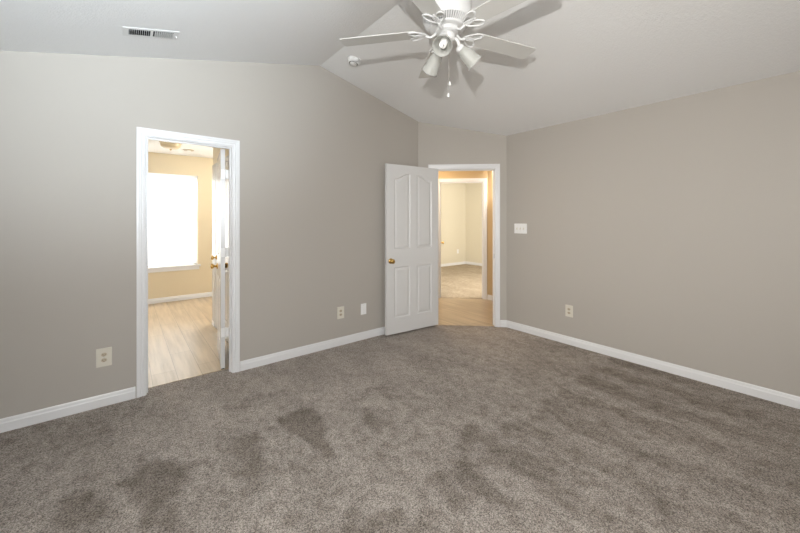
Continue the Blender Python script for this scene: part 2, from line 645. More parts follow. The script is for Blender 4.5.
slab('ceiling_hall', [(2.5, BY0), tuple(A2 - DN * T), tuple(B2 - DN * T), (R + T, 1.5), (HX + T, 1.5), tuple(FC + FN * T + Vector((T, 0))), tuple(HL + FN * T)],
     2.44, 2.5, 'white_ceiling_texture', 'white hall ceiling', 'ceiling')
FLEN = (FC - HL).length
# far doorway along the far hall wall, measured from FC towards HL
def far_s(p):
    return (Vector(p) - FC).dot(-FD)
fs0, fs1 = far_s((4.907, 3.80)) - 0.012, far_s((4.375, 4.30)) + 0.0
wall('wall_hall_far', FC, HL - FD * 0.6, lambda x: 2.77, 'hall_wall_paint', [(fs0, fs1, 0, 2.06)], side=FN,
     label='tan hall wall around the second doorway')
wall('wall_hall_right', (HX, 1.5), (HX, FC.y + 0.05), hz, 'hall_wall_paint', side=(1, 0), label='tan hall wall right of the second doorway')
wall('wall_hall_end', HE, HL, hz, 'hall_wall_paint', side=(-0.707, 0.707), label='tan wall at the hidden left end of the hall')
wall('wall_hall_near', (R + T, 1.6), (HX, 1.6), hz, 'hall_wall_paint', side=(0, -1), label='tan wall at the hidden right end of the hall')

# second bedroom
S0 = FC + FN * T
SX, SY = 8.41, 7.15
q0 = S0 + FD * 1.3
q1 = HL - FD * 0.6 + FN * T
slab('floor_bedroom', [tuple(S0 + FD * 1.3 - FN * (T - .005)), (SX, q0.y), (SX, SY), (q1.x, SY), tuple(q1 - FN * (T - .005))], -0.03, 0.006, 'beige_carpet_pile',
     'beige carpet of the second bedroom', 'carpet')
slab('ceiling_bedroom', [tuple(q0), (SX + T, q0.y), (SX + T, SY + T), (q1.x - T, SY + T), tuple(q1)], 2.75, 2.85, 'white_ceiling_texture',
     'white ceiling of the second bedroom', 'ceiling')
rz = lambda x: 2.77
wall('wall_bedroom_back', (q1.x - T, SY), (SX + T, SY), rz, 'cream_wall_paint', side=(0, 1), label='cream back wall of the second bedroom')
wall('wall_bedroom_right', (SX, q0.y), (SX, SY), rz, 'cream_wall_paint', side=(1, 0), label='cream right wall of the second bedroom')
wall('wall_bedroom_near', tuple(q0), (SX + T, q0.y), rz, 'cream_wall_paint', side=(0, -1), label='cream near wall of the second bedroom')
wall('wall_bedroom_left', (q1.x, q1.y), (q1.x, SY), rz, 'cream_wall_paint', side=(-1, 0), label='cream left wall of the second bedroom')
wall('wall_bedroom_diagonal', tuple(FC + FN * 0.02), tuple(q0 - FN * (T - 0.02)), rz, 'cream_wall_paint', side=FN, label='cream diagonal wall beside the second doorway')

# ------------------------------------------------------------------ baseboards
BP = [(0, -0.01), (0.0140, -0.01), (0.0140, 0.056), (0.0125, 0.060), (0.0100, 0.064), (0.0085, 0.078), (0.0055, 0.086), (0, 0.087)]


def baseboard(name, p0, p1, n, label, mat='white_trim_paint'):
    p0, p1, n = Vector(p0), Vector(p1), Vector(n).normalized()
    k = len(BP)
    P = []
    for p in (p0, p1):
        for o, z in BP:
            q = p + n * o
            P.append((q.x, q.y, z))
    Fs = [(i, (i + 1) % k, k + (i + 1) % k, k + i) for i in range(k)] + [tuple(range(k)), tuple(range(k, 2 * k))[::-1]]
    o = MB().add(P, Fs).build(name, mat)
    return tag(o, label, 'baseboard', kind='structure')


CW = 0.0575
baseboard('baseboard_left', (XL, D), (LX0 - 0.012 - CW, D), (0, -1), 'white baseboard left of the bathroom doorway')
baseboard('baseboard_left', (LX1 + 0.012 + CW, D), (A2.x, D), (0, -1), 'white baseboard between the bathroom doorway and the open panel door')
baseboard('baseboard_right', (R, YB), (R, B2.y), (-1, 0), 'long white baseboard under the right wall')
baseboard('baseboard_far', A2 + DU * (DS1 + 0.012 + CW), B2, DN, 'short white baseboard right of the hall doorway')
baseboard('baseboard_far', A2, A2 + DU * (DS0 - 0.012 - CW), DN, 'short white baseboard hidden behind the open panel door')
baseboard('baseboard_side', (XL, YB), (XL, D), (1, 0), 'white baseboard of the side wall')
baseboard('baseboard_back', (XL, YB), (R, YB), (0, 1), 'white baseboard of the window wall behind the camera')
baseboard('baseboard_bathroom', (-1.3, BY1), (2.2, BY1), (0, -1), 'white baseboard under the bathroom window')
baseboard('baseboard_bathroom', (BX, CY1 + 0.07), (BX, BYE + 0.014), (-1, 0), 'short white baseboard at the end of the bathroom partition')
baseboard('baseboard_bathroom', (BX, BY0), (BX, CY0 - 0.07), (-1, 0), 'white baseboard behind the open bathroom door')
baseboard('baseboard_hall', (HX, 1.6), (HX, FC.y), (-1, 0), 'white baseboard of the hall right wall')
baseboard('baseboard_hall', FC - FD * (fs1 + 0.07), HL, -FN, 'white baseboard left of the second doorway')
baseboard('baseboard_bedroom', (q1.x, SY), (SX, SY), (0, -1), 'white baseboard of the second bedroom back wall')
baseboard('baseboard_bedroom', (SX, q0.y), (SX, SY), (-1, 0), 'white baseboard of the second bedroom right wall')

# ------------------------------------------------------------------ door casings and jambs
CP = [(0.0, 0.0), (0.0, 0.007), (0.004, 0.010), (0.016, 0.0115), (0.019, 0.0085), (0.022, 0.0085), (0.026, 0.0135),
      (0.040, 0.0150), (0.044, 0.0178), (0.0575, 0.0180), (0.0575, 0.0)]


def door_frame(name, origin, u, n, w, h, depth, label, near=True, far=True, stop=0.5, casing_gap=0.006):
    """origin: floor point at one jamb on the room face; u along the wall, n out of the wall towards the room"""
    o3, u3, n3 = Vector((*origin, 0)), Vector((*u, 0)).normalized(), Vector((*n, 0)).normalized()
    def W(a, d, z):
        q = o3 + u3 * a + n3 * d
        return (q.x, q.y, z)
    mb = MB()
    def bx(a0, a1, d0, d1, z0, z1):
        P = [W(a, d, z) for z in (z0, z1) for d in (d0, d1) for a in (a0, a1)]
        mb.add(P, [(0, 2, 3, 1), (4, 5, 7, 6), (0, 1, 5, 4), (2, 6, 7, 3), (0, 4, 6, 2), (1, 3, 7, 5)])
    jt = 0.019
    bx(-jt, 0, -depth - .001, 0.001, 0, h + jt)
    bx(w, w + jt, -depth - .001, 0.001, 0, h + jt)
    bx(0, w, -depth - .001, 0.001, h, h + jt)
    sw, sd = 0.011, 0.034
    ds = -depth * stop
    bx(0, sw, ds - sd / 2, ds + sd / 2, 0, h)
    bx(w - sw, w, ds - sd / 2, ds + sd / 2, 0, h)
    bx(sw, w - sw, ds - sd / 2, ds + sd / 2, h - sw, h)
    for face in ([1] if near else []) + ([-1] if far else []):
        k = len(CP)
        P = []
        for corner in range(4):
            for o_, t_ in CP:
                o_ += casing_gap
                a = -o_ if corner < 2 else w + o_
                z = 0.0 if corner in (0, 3) else h + o_
                d = t_ if face == 1 else -depth - t_
                P.append(W(a, d, z))
        Fs = []
        for c in range(3):
            for i in range(k):
                j = (i + 1) % k
                Fs.append((c * k + i, c * k + j, (c + 1) * k + j, (c + 1) * k + i))
        Fs += [tuple(range(k)), tuple(range(3 * k, 4 * k))[::-1]]
        mb.add(P, Fs)
    ob = mb.build(name, 'white_trim_paint')
    return tag(ob, label, 'door frame', kind='structure'), W


frame1, _ = door_frame('trim_1', (LX0, D), (1, 0), (0, -1), LX1 - LX0, LZ, T, 'white casing and jambs of the bathroom doorway', stop=0.42)
frame2, W2 = door_frame('trim_2', A2 + DU * DS0, DU, DN, DS1 - DS0, DZ, T, 'white casing and jambs of the hall doorway', stop=0.55)
frame3, _ = door_frame('trim_3', FC - FD * fs0, -FD, -FN, fs1 - fs0, 2.055, T, 'white casing of the second doorway across the hall', stop=0.5)
# flat casing boards around the closet door
mb = MB()
mb.box(BX - 0.010, CY1, -0.005, BX, BYE, 2.05).box(BX - 0.010, CY0 - 0.06, -0.005, BX, CY0, 2.05).box(BX - 0.010, CY0 - 0.06, 2.05, BX, BYE, 2.11)
tag(mb.build('trim_4', 'white_door_paint'), 'white flat casing of the closet door in the bathroom', 'door frame', kind='structure')
# strike plate on the latch jamb of the hall doorway
wj = DS1 - DS0
P = [W2(wj - 0.0015, d, z) for z in (0.885, 0.945) for d in (-0.042, -0.014)]
P += [W2(wj, d, z) for z in (0.885, 0.945) for d in (-0.042, -0.014)]
st = MB().add(P, [(0, 1, 3, 2), (4, 5, 7, 6), (0, 1, 5, 4), (2, 3, 7, 6), (0, 2, 6, 4), (1, 3, 7, 5)]).build('strike_plate', 'grey_steel', frame2)
tag(st, 'small grey metal strike plate')


# ------------------------------------------------------------------ panel doors
def door_slab(w, h, t):
    """panel door in local coordinates: x 0..w, z 0..h, faces at y=0 (front, normal -y) and y=t"""
    mb = MB()
    stile, mid = 0.108 * w / 0.79, 0.098 * w / 0.79
    pw = (w - 2 * stile - mid) / 2
    xs_ = [(stile, stile + pw), (stile + pw + mid, w - stile)]
    zr_ = [(0.185, 0.80, False), (1.015, h - 0.095, True)]
    for face in (0, 1):
        y0 = 0 if face == 0 else t
        sg = 1 if face == 0 else -1      # depth goes into the slab
        def quad(x0, z0, x1, z1):
            mb.add([(x0, y0, z0), (x1, y0, z0), (x1, y0, z1), (x0, y0, z1)], [(0, 1, 2, 3)])
        quad(0, 0, stile, h)
        quad(w - stile, 0, w, h)
        quad(xs_[0][1], 0, xs_[1][0], h)
        for (x0, x1) in xs_:
            quad(x0, 0, x1, zr_[0][0])
            quad(x0, zr_[0][1], x1, zr_[1][0])
            quad(x0, zr_[1][1], x1, h)
        for ci, (x0, x1) in enumerate(xs_):
            for (z0, z1, arch) in zr_:
                N = 14
                def outline(ins):
                    """bottom-left, bottom-right, then top points right -> left"""
                    pts = [(x0 + ins, z0 + ins), (x1 - ins, z0 + ins)]
                    for i in range(N + 1):
                        s = 1 - i / N
                        x = x0 + ins + (x1 - x0 - 2 * ins) * s
                        if arch:
                            q = s if ci == 0 else 1 - s      # rises towards the door's centre line
                            q = min(max((q - 0.02) / 0.9, 0), 1)
                            zz = z1 - 0.068 * (1 - q * q * (3 - 2 * q)) - 0.004
                        else:
                            zz = z1
                        pts.append((x, zz - ins))
                    return pts
                top = outline(0)[2:]
                if arch:
                    P = [(x, y0, z) for x, z in top] + [(x, y0, z1) for x, z in top]
                    n = len(top)
                    mb.add(P, [(i, i + 1, n + i + 1, n + i) for i in range(n - 1)])
                rings = [(0, 0), (0.006, 0.0035), (0.013, 0.010), (0.020, 0.0105), (0.040, 0.0035), (0.046, 0.003)]
                P = []
                for ins, dp in rings:
                    P += [(x, y0 + sg * dp, z) for x, z in outline(ins)]
                n = len(outline(0))
                Fs = []
                for r_ in range(len(rings) - 1):
                    for i in range(n):
                        j = (i + 1) % n
                        Fs.append((r_ * n + i, r_ * n + j, (r_ + 1) * n + j, (r_ + 1) * n + i))
                last = (len(rings) - 1) * n
                # field: fan of quads between bottom edge and top points
                Fs.append(tuple(last + i for i in range(n)))
                mb.add(P, Fs)
    # edges
    mb.add([(0, 0, 0), (w, 0, 0), (w, t, 0), (0, t, 0), (0, 0, h), (w, 0, h), (w, t, h), (0, t, h)],
           [(0, 1, 2, 3), (4, 5, 6, 7), (0, 3, 7, 4), (1, 2, 6, 5)])
    return mb


KNOB = [(0.0, 0.0), (0.032, 0.0), (0.032, 0.003), (0.026, 0.008), (0.013, 0.010), (0.0115, 0.028), (0.014, 0.033), (0.024, 0.037),
        (0.0285, 0.046), (0.0275, 0.055), (0.021, 0.062), (0.010, 0.065), (0.0, 0.0655)]


def panel_door(name, mw, w, h, t, label, knob_z=0.90, hinges=True, back_knob=True, backset=0.06):
    d = door_slab(w, h, t).build(name, 'white_door_paint')
    d.matrix_world = mw
    tag(d, label, 'door', kind='structure')
    k = MB().lathe(KNOB, 28, axis_mat((w - backset, 0, knob_z), (0, -1, 0))).build('door_knob', 'brass', d)
    tag(k, 'round brass knob')
    if back_knob:
        k = MB().lathe(KNOB, 28, axis_mat((w - backset, t, knob_z), (0, 1, 0))).build('door_knob', 'brass', d)
        tag(k, 'round brass knob')
    lp = MB().box(w - 0.0005, t / 2 - 0.0125, knob_z - 0.029, w + 0.001, t / 2 + 0.0125, knob_z + 0.029)
    lp.box(w, t / 2 - 0.006, knob_z - 0.008, w + 0.010, t / 2 + 0.006, knob_z + 0.008)
    tag(lp.build('latch', 'grey_steel', d), 'grey metal latch plate')
    return d


# door_1: bathroom door, opened against the partition
ang = math.radians(8.0)
ud = Vector((math.sin(ang), math.cos(ang), 0))
nd_ = Vector((-math.cos(ang), math.sin(ang), 0))     # visible face looks left
# local x = ud, local -y = visible face direction
h1 = Vector((0.686, D + T + 0.008, 0.014))
door1 = panel_door('door_1', frame(h1, ud, -nd_, (0, 0, 1)), 0.605, 2.025, 0.035, 'white panel door swung open into the bathroom', knob_z=0.885)
for z in (1.795, 1.07, 0.33):
    mb = MB()
    # leaf on the door edge, knuckle and leaf on the jamb (local door coordinates)
    mb.box(-0.002, 0.002, z - 0.042, 0.0, 0.034, z + 0.042)
    mb.box(-0.0035, 0.034, z - 0.042, -0.0015, 0.068, z + 0.042)
    mb.lathe([(0, -0.044), (0.0055, -0.044), (0.0055, 0.044), (0, 0.044)], 12, Matrix.Translation((-0.004, 0.040, z)))
    tag(mb.build('hinge', 'white_metal', door1), 'white painted hinge')
sw_ = MB().box(0.0, 0.006, -0.012, 0.60, 0.029, 0.0005).build('door_sweep', 'black_rubber', door1)
tag(sw_, 'dark strip under the door')

# door_2: bedroom door, swung back towards the left wall
H2, L2 = Vector((3.190, 3.172, 0.022)), Vector((2.402, 3.248, 0.022))
ux = (L2 - H2).normalized()
uy = Vector((0, 0, 1)).cross(ux)         # local y
if uy.y < 0:
    uy = -uy
door2_w = (L2 - H2).length
door2 = panel_door('door_2', frame(H2, ux, uy, (0, 0, 1)), door2_w, 2.032, 0.035,
                   'white four-panel door standing open beside the hall doorway', knob_z=0.875)
for z in (1.80, 1.05, 0.28):
    mb = MB()
    mb.box(-0.002, 0.003, z - 0.044, 0.0, 0.035, z + 0.044)
    mb.lathe([(0, -0.046), (0.006, -0.046), (0.006, 0.046), (0, 0.046)], 12, Matrix.Translation((-0.004, 0.041, z)))
    tag(mb.build('hinge', 'white_metal', door2), 'white painted hinge')

# door_3: closet door in the bathroom partition (closed)
door3 = panel_door('door_3', frame((BX - 0.006, CY0 + 0.002, 0.012), (0, 1, 0), (1, 0, 0), (0, 0, 1)), CY1 - CY0 - 0.004, 2.036, 0.035,
                   'white closet door on the bathroom partition behind the open door', knob_z=0.90, back_knob=False)
# door_4: second bedroom door opened inwards on the left jamb
hp = FC - FD * (fs1 - 0.004) + FN * (T + 0.01)
a4 = math.radians(1.0)
door4_dir = (FN * math.cos(a4) - (-FD) * math.sin(a4) * -1.0)
door4_dir = Vector((FN.x, FN.y, 0))
door4 = panel_door('door_4', frame((hp.x, hp.y, 0.016), door4_dir, Vector((-FD.x, -FD.y, 0)), (0, 0, 1)), 0.70, 2.032, 0.035,
                   'white door opened into the second bedroom, seen edge-on', knob_z=0.92, back_knob=True)

# ------------------------------------------------------------------ bathroom window, blind
def window(name, axis_y, x0, x1, z0, z1, label, out):
    """frame set into a wall opening; out = +1/-1 direction outwards along y"""
    mb = MB()
    ya_, yb_ = axis_y + out * 0.055, axis_y + out * 0.105
    y0_, y1_ = min(ya_, yb_), max(ya_, yb_)
    fw = 0.045
    mb.box(x0, y0_, z0, x0 + fw, y1_, z1).box(x1 - fw, y0_, z0, x1, y1_, z1)
    mb.box(x0, y0_, z0, x1, y1_, z0 + fw).box(x0, y0_, z1 - fw, x1, y1_, z1)
    zm = (z0 + z1) / 2
    mb.box(x0, y0_, zm - 0.02, x1, y1_, zm + 0.02)
    fr = mb.build(name, 'white_trim_paint')
    tag(fr, label, 'window', kind='structure')
    for a, b in ((z0 + fw, zm - 0.02), (zm + 0.02, z1 - fw)):
        g = MB().box(x0 + fw, (y0_ + y1_) / 2 - 0.002, a, x1 - fw, (y0_ + y1_) / 2 + 0.002, b).build('pane', 'clear_glass', fr)
    return fr


win1 = window('window_1', BY1, WX0, WX1, WZ0, WZ1, 'bright bathroom window behind the white blind', 1)
sill = MB().box(WX0 - 0.04, BY1 - 0.035, WZ0 - 0.026, WX1 + 0.04, BY1 + 0.056, WZ0 + 0.004, 0.004)
sill.box(WX0 - 0.02, BY1 - 0.016, WZ0 - 0.082, WX1 + 0.02, BY1, WZ0 - 0.026, 0.003)
tag(sill.build('window_sill', 'white_trim_paint', win1), 'white sill board with apron')
win2 = window('window_2', YB, BW[0], BW[1], BW[2], BW[3], 'white double-hung window behind the camera', -1)

bl = empty('window_blind', Matrix.Translation((0, 0, 0)))
tag(bl, 'white horizontal slat blind lowered over the bathroom window', 'blind')
yb0 = BY1 + 0.026
MB().box(WX0 + 0.006, yb0 - 0.024, WZ1 - 0.045, WX1 - 0.006, yb0 + 0.024, WZ1 - 0.002).build('head_rail', 'blind_vinyl', bl)
mb = MB()
z = WZ1 - 0.065
while z > WZ0 + 0.06:
    ca, sa = math.cos(math.radians(76)), math.sin(math.radians(76))
    hw = 0.0245
    P = []
    for x in (WX0 + 0.008, WX1 - 0.008):
        for yy_, zz_ in ((-hw, 0), (0, 0.002), (hw, 0), (hw, -0.0025), (0, -0.0005), (-hw, -0.0025)):
            P.append((x, yb0 + yy_ * ca - zz_ * sa, z + yy_ * sa + zz_ * ca))
    mb.add(P, [(i, (i + 1) % 6, 6 + (i + 1) % 6, 6 + i) for i in range(6)] + [tuple(range(6)), tuple(range(6, 12))[::-1]])
    z -= 0.041
mb.build('slats', 'blind_vinyl', bl)
MB().box(WX0 + 0.008, yb0 - 0.022, WZ0 + 0.022, WX1 - 0.008, yb0 + 0.022, WZ0 + 0.04).build('bottom_rail', 'blind_vinyl', bl)
for x in (WX0 + 0.2, (WX0 + WX1) / 2, WX1 - 0.2):
    MB().tube([(x, yb0 - 0.024, WZ1 - 0.04), (x, yb0 - 0.024, WZ0 + 0.04)], 0.0012, 6).build('lift_cord', 'blind_vinyl', bl)

# ------------------------------------------------------------------ bathroom ceiling lamp and vent
lm = empty('ceiling_lamp', Matrix.Translation((0.50, 5.80, BZ)))
tag(lm, 'flush-mounted round ceiling lamp with a beige glass dome in the bathroom', 'ceiling lamp')
MB().lathe([(0, 0), (0.135, 0), (0.14, -0.012), (0.135, -0.03), (0, -0.03)], 36).build('base', 'tan_plastic', lm)
MB().lathe([(0.125, -0.028), (0.125, -0.05), (0.115, -0.085), (0.085, -0.108), (0.04, -0.118), (0, -0.12)], 36).build('glass_dome', 'lamp_dome_glass', lm)
MB().lathe([(0, -0.118), (0.012, -0.118), (0.012, -0.126), (0.006, -0.134), (0, -0.136)], 16).build('finial', 'brass', lm)
vt = empty('exhaust_vent', Matrix.Translation((0.79, 6.36, BZ)))
tag(vt, 'small round vent on the bathroom ceiling right of the lamp', 'vent')
MB().lathe([(0, 0), (0.075, 0), (0.075, -0.006), (0.06, -0.014), (0, -0.014)], 30).build('cover', 'tan_plastic', vt)
MB().lathe([(0.0, -0.0135), (0.03, -0.0135), (0.03, -0.018), (0, -0.018)], 24).build('center_cap', 'white_plastic', vt)


# ------------------------------------------------------------------ wall plates
def outlet(mw, w, h, label, mat='cream_plastic', rmat='tan_plastic', group='wall outlets near the floor'):
    """local x right, z up, plate sticks out to -y"""
    e = empty('wall_outlet', mw)
    tag(e, label, 'outlet', group)
    MB().box(-w / 2, -0.007, -h / 2, w / 2, 0.0, h / 2, 0.0025).build('cover_plate', mat, e)
    for s in (1, -1):
        zc = s * 0.0205
        r = MB().lathe([(0, 0), (0.0175, 0), (0.0168, 0.0025), (0, 0.0028)], 24, axis_mat((0, -0.0068, zc), (0, -1, 0)), smooth=False, sy=0.82)
        ro = r.build('receptacle', rmat, e)
        sl = MB()
        for x, hh in ((-0.0063, 0.0045), (0.0063, 0.0037)):
            sl.box(x - 0.0013, -0.0101, zc + 0.001 - hh, x + 0.0013, -0.0094, zc + 0.002 + hh)
        sl.lathe([(0, 0), (0.0024, 0), (0.0024, 0.0006), (0, 0.0006)], 10, axis_mat((0, -0.0095, zc - 0.0085), (0, -1, 0)))
        sl.build('slots', 'slot_dark', ro)
    MB().lathe([(0, 0), (0.003, 0), (0.0025, 0.0012), (0, 0.0014)], 12, axis_mat((0, -0.007, 0), (0, -1, 0))).build('screw', 'grey_steel', e)
    return e


LW = lambda x, z: frame((x, D, z), (1, 0, 0), (0, 1, 0), (0, 0, 1))
RW = lambda y, z: frame((R, y, z), (0, -1, 0), (1, 0, 0), (0, 0, 1))
outlet(LW(-0.123, 0.362), 0.090, 0.137, 'cream double wall outlet left of the bathroom doorway')
outlet(LW(1.860, 0.359), 0.086, 0.132, 'cream double wall outlet between the bathroom doorway and the open door')
outlet(RW(1.792, 0.372), 0.082, 0.130, 'cream double wall outlet low on the right wall', rmat='tan_plastic')
outlet(frame((8.04, SY, 0.42), (1, 0, 0), (0, 1, 0), (0, 0, 1)), 0.08, 0.125, 'small outlet on the second bedroom back wall', mat='white_plastic', rmat='white_plastic')
bp = empty('blank_plate', LW(2.160, 0.352))
tag(bp, 'narrow white cover plate beside the open panel door', 'wall plate')
MB().box(-0.037, -0.008, -0.0635, 0.037, 0.0, 0.0635, 0.003).build('cover_plate', 'white_plastic', bp)
MB().lathe([(0, 0), (0.007, 0), (0.006, 0.004), (0, 0.004)], 14, axis_mat((0, -0.0078, 0), (0, -1, 0))).build('jack', 'white_plastic', bp)
for s in (1, -1):
    MB().lathe([(0, 0), (0.003, 0), (0.0025, 0.0012), (0, 0.0014)], 12, axis_mat((0, -0.008, s * 0.042), (0, -1, 0))).build('screw', 'grey_steel', bp)
sw = empty('light_switch', RW(2.393, 1.279))
tag(sw, 'white three-toggle light switch plate on the right wall', 'light switch')
MB().box(-0.086, -0.007, -0.062, 0.086, 0.0, 0.062, 0.003).build('cover_plate', 'white_plastic', sw)
for x in (-0.046, 0.0, 0.046):
    sl = MB().box(x - 0.0065, -0.0078, -0.0135, x + 0.0065, -0.0068, 0.0135).build('toggle_slot', 'cream_plastic', sw)
    rot = Matrix.Translation((x, -0.007, 0)) @ Matrix.Rotation(math.radians(24), 4, 'X')
    MB().box(-0.0048, -0.014, -0.0055, 0.0048, 0.0, 0.0055, 0.001, rot).build('toggle', 'slot_dark' if False else 'cream_plastic', sl)
    for s in (1, -1):
        MB().lathe([(0, 0), (0.0028, 0), (0.0024, 0.0012), (0, 0.0014)], 12, axis_mat((x, -0.007, s * 0.030), (0, -1, 0))).build('screw', 'grey_steel', sw)

# ------------------------------------------------------------------ ceiling register on the left slope
nl = Vector((SL, 0, -1)).normalized()          # out of the left slope, into the room
ul = Vector((1, 0, SL)).normalized()
vl = Vector((0, 1, 0))
vx, vy = 0.142, 2.918
vent = empty('ceiling_vent', frame((vx, vy, ceil_z(vx)), ul, vl, nl))
tag(vent, 'white rectangular air register on the left ceiling slope', 'vent')
Lh, Wh = 0.160, 0.066
li, wi = 0.128, 0.043
mb = MB()
for x0, y0, x1, y1 in ((-Lh, -Wh, Lh, -wi), (-Lh, wi, Lh, Wh), (-Lh, -wi, -li, wi), (li, -wi, Lh, wi), (-0.008, -wi, 0.008, wi)):
    mb.box(x0, y0, 0, x1, y1, 0.003)
mb.build('frame', 'register_paint', vent)
MB().box(-li, -wi, 0.0005, li, wi, 0.0015).build('duct_dark_sheet', 'duct_shade_black', vent)  # flat dark sheet on the ceiling in place of the duct's shade
for sgn, tilt in ((-1, -12), (1, 24)):
    n_ = 10
    for i in range(n_):
        x = sgn * (0.014 + (i + 0.5) * (li - 0.014) / n_)
        rt = Matrix.Translation((x, 0, 0.006)) @ Matrix.Rotation(math.radians(tilt), 4, 'Y')
        MB().box(-0.0007, -wi, -0.0055, 0.0007, wi, 0.0055, 0, rt).build('louver', 'register_paint', vent)
MB().box(li + 0.012, -0.004, 0.008, li + 0.020, 0.004, 0.020, 0.001).build('damper_lever', 'white_metal', vent)

# ------------------------------------------------------------------ smoke detector on the right slope
nr = Vector((-SR, 0, -1)).normalized()
ur = Vector((1, 0, -SR)).normalized()
sx_, sy_ = 1.785, 2.955
sd = empty('smoke_detector', frame((sx_, sy_, ceil_z(sx_)), ur, Vector(nr).cross(ur), nr))
tag(sd, 'round white smoke detector on the ceiling left of the fan', 'smoke detector')
MB().lathe([(0, 0), (0.070, 0), (0.070, 0.010), (0.066, 0.014), (0, 0.014)], 40).build('base', 'white_plastic', sd)
MB().lathe([(0.062, 0.013), (0.060, 0.030), (0.050, 0.038), (0.044, 0.039)], 40).build('cover', 'white_plastic', sd)
MB().lathe([(0.0445, 0.034), (0.0445, 0.0375), (0.035, 0.0375), (0.035, 0.034)], 40).build('sensor_slot', 'slot_dark', sd)
MB().lathe([(0.0365, 0.034), (0.036, 0.043), (0.028, 0.047), (0, 0.048)], 32).build('center_cap', 'white_plastic', sd)

# ------------------------------------------------------------------ ceiling fan
FX, FY, FZ = 1.613, 1.525, 2.594
fan = empty('ceiling_fan', Matrix.Translation((FX, FY, FZ)))
tag(fan, 'white five-blade ceiling fan with three-shade light kit hanging from the ridge', 'ceiling fan')
TOP = ZR - FZ
MB().lathe([(0, TOP + 0.005), (0.072, TOP - 0.012), (0.070, TOP - 0.05), (0.045, TOP - 0.085), (0.02, TOP - 0.095), (0, TOP - 0.095)], 36).build('canopy', 'white_fan_enamel', fan)
MB().lathe([(0, TOP - 0.09), (0.013, TOP - 0.09), (0.013, 0.20), (0, 0.20)], 20).build('downrod', 'white_fan_enamel', fan)
mh = MB().lathe([(0, 0.225), (0.035, 0.225), (0.045, 0.212), (0.10, 0.205), (0.135, 0.190), (0.152, 0.165), (0.155, 0.135), (0.154, 0.068), (0.150, 0.059),
                 (0.150, 0.055), (0.146, 0.052)], 48).build('motor_housing', 'white_fan_enamel', fan)
# ribbed taper below the band: radial fins over a darker cone
MB().lathe([(0.142, 0.054), (0.112, 0.022), (0.0, 0.020)], 48).build('motor_core', 'grey_steel', mh)
mb = MB()
for i in range(60):
    a = 2 * PI * i / 60
    c, s = math.cos(a), math.sin(a)
    tw = 0.0032
    P = []
    for r, z in ((0.148, 0.055), (0.148, 0.049), (0.116, 0.017), (0.106, 0.017), (0.108, 0.022), (0.138, 0.055)):
        for sgn in (-1, 1):
            P.append((r * c - sgn * tw * s, r * s + sgn * tw * c, z))
    n_ = 6
    Fs = [(2 * k, 2 * ((k + 1) % n_), 2 * ((k + 1) % n_) + 1, 2 * k + 1) for k in range(n_)]
    Fs += [tuple(2 * k for k in range(n_)), tuple(2 * k + 1 for k in range(n_))[::-1]]
    mb.add(P, Fs)
mb.lathe([(0.118, 0.022), (0.118, 0.014), (0.100, 0.010), (0, 0.010)], 48)
mb.build('vent_ribs', 'white_fan_enamel', mh)
MB().lathe([(0, 0.014), (0.074, 0.014), (0.076, -0.004), (0.068, -0.011), (0.052, -0.014), (0, -0.014)], 40).build('flywheel', 'white_fan_enamel', fan)
MB().lathe([(0, -0.012), (0.044, -0.012), (0.050, -0.024), (0.052, -0.046), (0.044, -0.058), (0.024, -0.066), (0.012, -0.069), (0.009, -0.078), (0.0, -0.080)], 36).build('switch_housing', 'white_fan_enamel', fan)


def blade_mesh():
    mb = MB()
    r0, r1, w0, w1, th = 0.190, 0.712, 0.058, 0.066, 0.0055
    pts = []
    def arc(cx, cy, r, a0, a1, n=5):
        return [(cx + r * math.cos(math.radians(a0 + (a1 - a0) * i / n)), cy + r * math.sin(math.radians(a0 + (a1 - a0) * i / n))) for i in range(n + 1)]
    c0, c1 = 0.022, 0.018
    pts += arc(r0 + c0, -w0 + c0, c0, 180, 270)
    pts += arc(r1 - c1, -w1 + c1, c1, 270, 360)
    pts += arc(r1 - c1, w1 - c1, c1, 0, 90)
    pts += arc(r0 + c0, w0 - c0, c0, 90, 180)
    tp = math.tan(math.radians(8))
    n = len(pts)
    P = [(x, y, -y * tp - th / 2) for x, y in pts] + [(x, y, -y * tp + th / 2) for x, y in pts]
    Fs = [tuple(range(n)), tuple(range(n, 2 * n))] + [(i, (i + 1) % n, n + (i + 1) % n, n + i) for i in range(n)]
    return mb.add(P, Fs)


